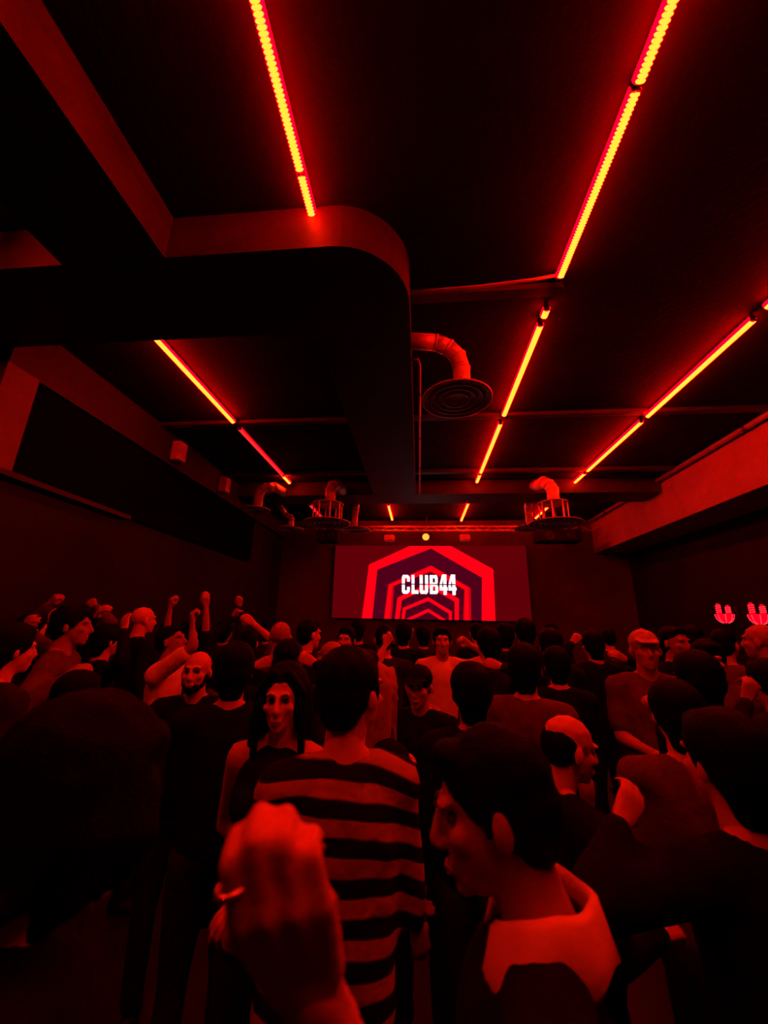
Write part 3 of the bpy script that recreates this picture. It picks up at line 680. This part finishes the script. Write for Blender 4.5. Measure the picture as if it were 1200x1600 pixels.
def hair_shape(kind, fem):
    s = Shape()
    if kind in ('short', 'full', 'long', 'bob', 'crop', 'receding'):
        g = {'short': .010, 'full': .020, 'long': .022, 'bob': .028, 'crop': .005, 'receding': .004}[kind]
        if kind == 'receding':
            s.ell((0, -.036, .012), (.080, .078, .074)); s.ell((0, -.05, -.02), (.074, .06, .055))
        else:
            s.ell((0, -.022 if kind != 'long' else -.036, .043 + g * .3), (.078 + g, .094 + g * .8, .080 + g)); s.ell((0, -.045, .0), (.075 + g, .070 + g * .7, .075))
            s.ell((0, -.050, -.05), (.055 + g * .6, .045 + g * .6, .04))
            if kind != 'long': s.ell((0, .045, .088), (.055, .045, .028 + g * .4), (.35, 0, 0))
        if kind == 'full': s.ell((0, -.056, -.080), (.062, .044, .055))
        if kind in ('short', 'full'):
            for k in (-1, 1): s.cap((k * .074, .012, .03), (k * .074, .014, -.015), .014, .008)
    if kind in ('long', 'bob'):
        low = -.33 if kind == 'long' else -.115
        for i in range(17):
            a = R_(-205 + i * 230 / 16 + 0)          # round the back from ear to ear
            a = math.pi * (1.02 + .96 * i / 16) if True else a
            x, y = math.cos(a), math.sin(a)
            g = np.random.default_rng(i + 3)
            z1 = low + g.uniform(-.03, .03) + (.05 if abs(x) > .9 else 0)
            s.cap((x * .085, -.012 + y * .085, .05), (x * .102, -.018 + y * .098, -.06), .026, .027, seg=8)
            s.cap((x * .102, -.018 + y * .098, -.06), (x * (.115 + g.uniform(-.01, .02)), -.03 + y * .10, z1), .027, .014, seg=8)
        if kind == 'bob':
            for k in (-1, 1):
                for q in range(4):
                    yy = .030 + .022 * q; xx = .100 - .010 * q
                    s.cap((k * (xx - .03), yy * .8, .085 - .012 * q), (k * xx, yy, .0), .020, .021, seg=8); s.cap((k * xx, yy, .0), (k * (xx + .006), yy * .9, -.085 + .012 * q), .021, .012, seg=8)
        for k in (-1, 1):
            s.cap((k * .030, .060, .106), (k * .086, .030, .03), .018, .020, seg=8); s.cap((k * .086, .030, .03), (k * .096, .022, low * .8), .021, .014, seg=8)
    if kind == 'cap':
        s.ell((0, -.012, .045), (.086, .106, .082)); s.ell((0, -.045, -.01), (.080, .07, .06))
        s.cap((-.04, .085, .055), (.04, .085, .055), .034, .034, flat=.25, fdir=(0, 0, 1)); s.ell((0, .115, .047), (.066, .050, .007), (-.15, 0, 0)); s.ell((0, -.01, .126), (.01, .01, .008))
    return s

def hand_shape(curl, spread=1., mcp=1.):
    """hand frame: wrist at origin, +z fingers, +y palm side, +x thumb side"""
    s = Shape(); nails = []
    kx = (.0295, .0100, -.0095, -.0275); kz = (.088, .092, .087, .078); ln = (.94, 1.05, .98, .78)
    s.cap((0, 0, -.06), (0, 0, .008), .027, .025, flat=.75, fdir=(0, 1, 0))
    for i in range(4):
        s.cap((kx[i] * .62, 0, .012), (kx[i], -.004 * (1 if i in (1, 2) else .4), kz[i]), .0135, .0115)
    s.ell((0, .006, .05), (.034, .012, .042)); s.ell((.022, .012, .03), (.016, .014, .026))
    for i in range(4):
        p = np.array((kx[i], -.003, kz[i])); r = .0098 if i < 3 else .0085
        ang = curl * R_(62) * mcp + R_(6); side = (kx[i] / .031) * .12 * spread * (1 - curl)
        for q, (l, rr) in enumerate(((.044, 1.), (.027, .92), (.021, .82))):
            d = np.array((side * math.cos(ang), math.sin(ang), math.cos(ang))); d /= np.linalg.norm(d)
            e = p + d * l * ln[i]
            s.cap(p, e, r * rr, r * rr * .93)
            if q == 0: first = (p + e) / 2
            p = e
            if q < 2: ang += curl * R_(85 if q == 0 else 62) + R_(8)
        nails.append((p, d, r))
    a, b = np.array((.022, .010, .022)), np.array((.046, .022, .052))
    c = np.array((.058 - .026 * curl, .030 + .012 * curl, .082)); e = np.array((.060 - .045 * curl, .034 + .016 * curl, .108))
    s.cap(a, b, .0135, .0125); s.cap(b, c, .0118, .0108); s.cap(c, e, .0105, .0085)
    nails.append((e, (e - c) / np.linalg.norm(e - c), .0105))
    return s, nails

def frame_from(f, n, left):
    f = np.asarray(f, float); f = f / np.linalg.norm(f)
    n = np.asarray(n, float); n = n - f * (n @ f)
    if np.linalg.norm(n) < .05: n = np.array((.3, 1., .2)); n = n - f * (n @ f)
    n /= np.linalg.norm(n); t = np.cross(f, n)
    if left: t = -t
    return np.stack((t, n, f), 1)      # columns

def ik(S, T, L1, L2, pole):
    d = T - S; D = np.linalg.norm(d); u = d / D
    D2 = min(D, (L1 + L2) * .995); D2 = max(D2, abs(L1 - L2) + .02)
    a = (L1 * L1 - L2 * L2 + D2 * D2) / (2 * D2); h = math.sqrt(max(0, L1 * L1 - a * a))
    p = pole - u * (pole @ u)
    p /= np.linalg.norm(p) + 1e-9
    return S + u * a + p * h, S + u * D2

PRE = {'hug': ((.195, .02, 1.14), (.08, .25, 1.12)), 'down': ((.245, -.035, 1.14), (.235, .05, .90)), 'bent': ((.24, -.03, 1.15), (.13, .21, 1.13))}

def plan(d):
    """lay out one person in local space (origin between the feet, facing +y) and queue the remesh jobs"""
    hx, hy, hz = d['head']; s = (hz + .115) / 1.75; d['s'] = s
    yaw = R_(d['yaw']); cy, sy = math.cos(yaw), math.sin(yaw)
    ln = np.array((d['lean'][0], d['lean'][1]))
    def lean(p):
        p = np.array(p, float)
        if p[2] > .95: p[:2] += ln * (p[2] - .95) / .68
        return p
    hc = lean((0, .02, 1.635))
    off = np.array((hc[0] * cy - hc[1] * sy, hc[0] * sy + hc[1] * cy)) * s
    d['loc'] = (hx - off[0], hy - off[1], 0.); d['hcen'] = hc
    def to_local(p):
        q = np.array(p, float) - d['loc']; return np.array((q[0] * cy + q[1] * sy, -q[0] * sy + q[1] * cy, q[2])) / s
    def dir_local(v): return np.array((v[0] * cy + v[1] * sy, -v[0] * sy + v[1] * cy, v[2]))
    near = d['near']; fem = d['fem']; wsh = d.get('wsh', .160 if fem else .180)
    bt, br = Shape(), Shape()      # skin body, shirt, trousers
    sh = Shape()
    g = .021
    sh.cap(lean((0, 0, 1.30)), lean((0, 0, .99)), .158, .166, flat=.74, fdir=(0, 1, 0), seg=20)
    for S_, e in ((bt, 0.), (sh, g)):
        S_.ell(lean((0, 0, 1.30)), (.158 + e, .102 + e, .165 + e)); S_.ell(lean((0, -.008, 1.375 if not (e and d['sleeve'] == 'none') else 1.32)), (.145 + e, .088 + e, .085 + e))
        S_.ell(lean((0, 0, 1.12)), (.138 + e, .096 + e, .16 + e))
        for k in (-1, 1):
            if e and d['sleeve'] == 'none':
                S_.cap(lean((k * .085, -.05, 1.40)), lean((k * .085, .06, 1.40)), .03, .03)
                S_.ell(lean((k * .065, .075, 1.28)), (.062 + e, .055 + e, .06 + e)); continue
            S_.cap(lean((k * .03, -.022, 1.455 if e else 1.47)), lean((k * (wsh - .02), -.008, 1.425)), .045 + e * .6, .048 + e)
            S_.ell(lean((k * wsh, 0, 1.412)), (.052 + e, .055 + e, .058 + e))
            if fem: S_.ell(lean((k * .065, .075, 1.28)), (.062 + e, .055 + e, .06 + e))
    if d['sleeve'] != 'none': sh.ell(lean((0, -.024, 1.462)), (.070, .066, .030)); sh.ell(lean((0, -.052, 1.452)), (.085, .048, .034))
    bt.ell((0, 0, .95), (.155, .108, .12)); sh.ell(lean((0, 0, .99)), (.170, .122, .10))
    bt.cap(lean((0, -.012, 1.53)), lean((0, -.025, 1.44)), .050, .058)
    br.ell((0, 0, .94), (.166, .118, .11))
    for k in (-1, 1):
        for S_, e in ((bt, 0.), (br, .012)):
            S_.cap((k * .085, 0, .90), (k * .095, .015, .50), .082 + e, .054 + e); S_.cap((k * .095, .015, .50), (k * .10, -.012, .09 if not e else .10), .052 + e, .037 + e * 1.3)
    d['hands'] = []
    for key, k in (('R', 1), ('L', -1)):
        a = d[key]; S = lean((k * wsh, 0, 1.405))
        curl, n, big = .35, None, 0
        if isinstance(a, str):
            e, wv = PRE[a]; E = lean((k * e[0], e[1], e[2])); W = lean((k * wv[0], wv[1], wv[2]))
            n = np.array((-k, .2, 0)) if a == 'down' else np.array((-k * .4, 0, -.8))
        else:
            T = to_local(a['t']); curl = a.get('curl', .3); big = a.get('big', 0)
            if 'e' in a:
                E = to_local(a['e']); u = T - E; W = E + u / np.linalg.norm(u) * min(.27, np.linalg.norm(u) - .06)
            else:
                up = T[2] > 1.45
                E, T2 = ik(S, T, .285, .33, np.array((k * 1., -.15, -.35 if up else -1.)))
                u = T2 - E; W = E + u / np.linalg.norm(u) * .255
            n = dir_local(a['n']) if 'n' in a else np.array((-k * .45, .8, .1))
        fd = W - E; fd /= np.linalg.norm(fd)
        if isinstance(a, dict) and 'e' in a: fd = (T - W) / np.linalg.norm(T - W)
        M = frame_from(fd, n, k < 0)
        bt.cap(S, E, .051, .041); bt.cap(E, W, .042, .027)
        if d['sleeve'] == 'long': sh.cap(S, E, .062, .054); sh.cap(E, E + (W - E) * .92, .054, .040)
        elif d['sleeve'] == 'short': sh.cap(S, S + (E - S) * .74, .064, .066)
        mcp = a.get('mcp', 1.) if isinstance(a, dict) else 1.
        hs, nails = hand_shape(curl, .15 if big else 1., mcp)
        vx = .0048 if big else (.0062 if near >= 2 else .0085)
        d['hands'].append((job(hs, vx, 3 if big else 2), M, W, nails, big))
    d['jbody'] = job(bt, .014 if near == 3 else .020, 6)
    d['jshirt'] = job(sh, .014 if near >= 2 else .022, 5)
    d['jtrou'] = job(br, .028, 3)
    d['jhead'] = job(head_shape(fem), {3: .0055, 2: .0062, 1: .0085, 0: .012}[near], 3 if near >= 2 else 2)
    if d['hair'] != 'bald': d['jhair'] = job(hair_shape(d['hair'], fem), {3: .008, 2: .009, 1: .012, 0: .015}[near], 3)
    if d.get('beard'):
        b = Shape(); b.ell((0, .040, -.077), (.053, .054, .040)); b.ell((0, .070, -.090), (.03, .03, .028))
        for k in (-1, 1): b.cap((k * .066, .015, -.02), (k * .052, .035, -.07), .012, .014)
        d['jbeard'] = job(b, .008, 2)
    hr = Euler((R_(d['nod']), R_(d['tilt']), R_(d['head_yaw']))).to_matrix()
    d['HM'] = np.array(hr)

def build(d, idx):
    e = empty('person', d['loc'], R_(d['yaw'])); s = d['s']; e.scale = (s, s, s)
    tag(e, d['label'], 'person', 'people in the crowd')
    hc, HM = d['hcen'], d['HM']; near = d['near']
    def H_(v):          # head frame -> person frame, pivoting at the top of the neck
        piv = np.array((0, -.02, -.09)); return (v - piv) @ HM.T + piv + hc
    pcs = [RES[d['jbody']]]
    v, li, ls = RES[d['jhead']]; pcs.append((H_(sculpt_head(v)), li, ls))
    for j, M, W, nails, big in d['hands']:
        v, li, ls = RES[j]
        if np.linalg.det(M) < 0: li = li.reshape(-1, 4)[:, ::-1].ravel().copy()
        pcs.append((v @ M.T + W, li, ls))
    skin = SKINS[(idx * 7 + d['skin']) % 3] if near < 2 else SKINS[d.get('tone', 0)]
    body = raw_obj('body', pcs, skin, e)
    v, li, ls = RES[d['jshirt']]
    v = v + ((noise3(v, 26, idx) * .5 + noise3(v * (1, 1, .35), 60, idx + 7) * .5)[:, None] * .009) * (v - np.array((0, 0, 1))[None]) / (np.linalg.norm(v - np.array((0, 0, 1)), axis=1)[:, None] + .05)
    raw_obj({'jacket': 'jacket', 'stripe': 'jumper', 'white': 'shirt'}.get(d['top'], 'top'), [(v, li, ls)], CLOTHS[d['top']], e)
    raw_obj('trousers', [RES[d['jtrou']]], TROUSER, e)
    if 'jhair' in d:
        v, li, ls = RES[d['jhair']]
        if d['hair'] != 'cap':
            nrm = v / (np.linalg.norm(v, axis=1)[:, None] + 1e-6)
            v = v + nrm * (noise3(v * (1, 1, .4), 110, idx + 90) * (.0025 if d['hair'] not in ('crop', 'receding') else .001))[:, None]
        raw_obj('cap' if d['hair'] == 'cap' else 'hair', [(H_(v), li, ls)], HAIRS[d['hc']], e)
    if 'jbeard' in d:
        v, li, ls = RES[d['jbeard']]; v = v + noise3(v, 90, 5)[:, None] * .002
        raw_obj('beard', [(H_(v), li, ls)], HAIRS['black'], e)
    for k in (-1, 1):
        o = bpy.data.objects.new('shoe', SHOE); col.objects.link(o); o.parent = e
        o.location = (k * .10, .0, 0); o.rotation_euler = (0, 0, -k * .18)
    if near >= 2:
        for k in (-1, 1):
            c = H_(np.array([(k * .031, .0705, .006)]))[0]
            mv = ICO_V * (.0115, .0105, .0085); mesh_obj('eye', (mv @ HM.T) + c, ICO_F, EYEM, body, True)
            b = [(k * .014, .0955, .026), (k * .030, .0935, .031), (k * .047, .079, .026)]
            bv, bf = tube_vf([tuple(H_(np.array([p]))[0]) for p in b], [.004, .0048, .0028], 6)
            mesh_obj('eyebrow', bv, bf, BROWM, body, True)
        lp = [(-.023, .0905, -.0645), (-.010, .0985, -.0615), (0, .0995, -.0625), (.010, .0985, -.0615), (.023, .0905, -.0645)]
        bv, bf = tube_vf([tuple(H_(np.array([p]))[0]) for p in lp], [.002, .0042, .0045, .0042, .002], 6); mesh_obj('lip', bv, bf, LIPM, body, True)
        lp = [(-.020, .0895, -.0675), (-.008, .0965, -.071), (.008, .0965, -.071), (.020, .0895, -.0675)]
        bv, bf = tube_vf([tuple(H_(np.array([p]))[0]) for p in lp], [.002, .0048, .0048, .002], 6); mesh_obj('lip', bv, bf, LIPM, body, True)
    for j, M, W, nails, big in d['hands']:
        if not big: continue
        for p, dr, r in nails:
            # the nail lies on the back of the fingertip
            t = np.array((1., 0, 0)); t = t - dr * (t @ dr); t /= np.linalg.norm(t); up = np.cross(dr, t)
            if up[1] > 0: up = -up
            A = np.stack((t, up, dr), 1)
            vv = (ICO_V * (r * .72, r * .22, r * .95)) @ A.T + p + up * r * .80 + dr * r * .1
            mesh_obj('fingernail', vv @ M.T + W, ICO_F, NAILM, body, True)
        for q in ('ring',):
            kx = .031; ang = .8 * .35 * R_(62) + R_(6)
            c0 = np.array((kx, -.003, .088)) + np.array((0, math.sin(ang), math.cos(ang))) * .026
            ax = np.array((0, math.sin(ang), math.cos(ang))); t = np.array((1., 0, 0)); u = np.cross(ax, t)
            loop = [c0 + (t * math.cos(a) + u * math.sin(a)) * .0112 for a in np.linspace(0, 2 * math.pi, 25)]
            rv, rf = tube_vf([tuple(x @ M.T + W) for x in loop], .0024, 8, False)
            mesh_obj(q, rv, rf, RINGM, body, True)
    if d.get('collar'):
        # stand-and-fall shirt collar: a thick folded band round the neck, points in front
        n = 40; V = []; prof = [(.070, .030), (.076, .056), (.088, .050), (.098, .020), (.108, -.002), (.103, -.010), (.094, .008), (.080, .027)]
        for i in range(n + 1):
            a = R_(112) + R_(316) * i / n      # open in front
            wv = 1 + .06 * math.sin(3 * a + .5) + .03 * math.sin(7 * a)
            drop = -.045 * max(0, math.sin(a)) ** 2
            for r, z in prof:
                q = .010 * math.sin(5 * a + z * 60)
                V.append((math.cos(a) * r * wv * 1.1, -.024 + math.sin(a) * r * wv * .95, 1.470 + z * 1.15 + drop + q * (r > .1)))
        k = len(prof); F = [(i * k + q, (i + 1) * k + q, (i + 1) * k + (q + 1) % k, i * k + (q + 1) % k) for i in range(n) for q in range(k)]
        F += [tuple(range(k)), tuple(range(n * k + k - 1, n * k - 1, -1))]
        o = mesh_obj('collar', V, F, CLOTHS['white'], e, True)
    return e

_s = Shape(); _s.cap((0, -.06, .038), (0, .03, .036), .034, .036); _s.cap((0, .03, .034), (0, .14, .028), .038, .030); _s.cap((0, -.055, .05), (0, -.04, .10), .036, .040)
_js = job(_s, .012, 3)
for d in PEOPLE: plan(d)
run_jobs()
_so = raw_obj('shoe', [RES[_js]], SHOEM, None); SHOE = _so.data; bpy.data.objects.remove(_so)
_z = min(v.co.z for v in SHOE.vertices)
for v in SHOE.vertices: v.co.z = max(0.0, v.co.z - _z) if v.co.z - _z > .008 else 0.0
for i, d in enumerate(PEOPLE): build(d, i)
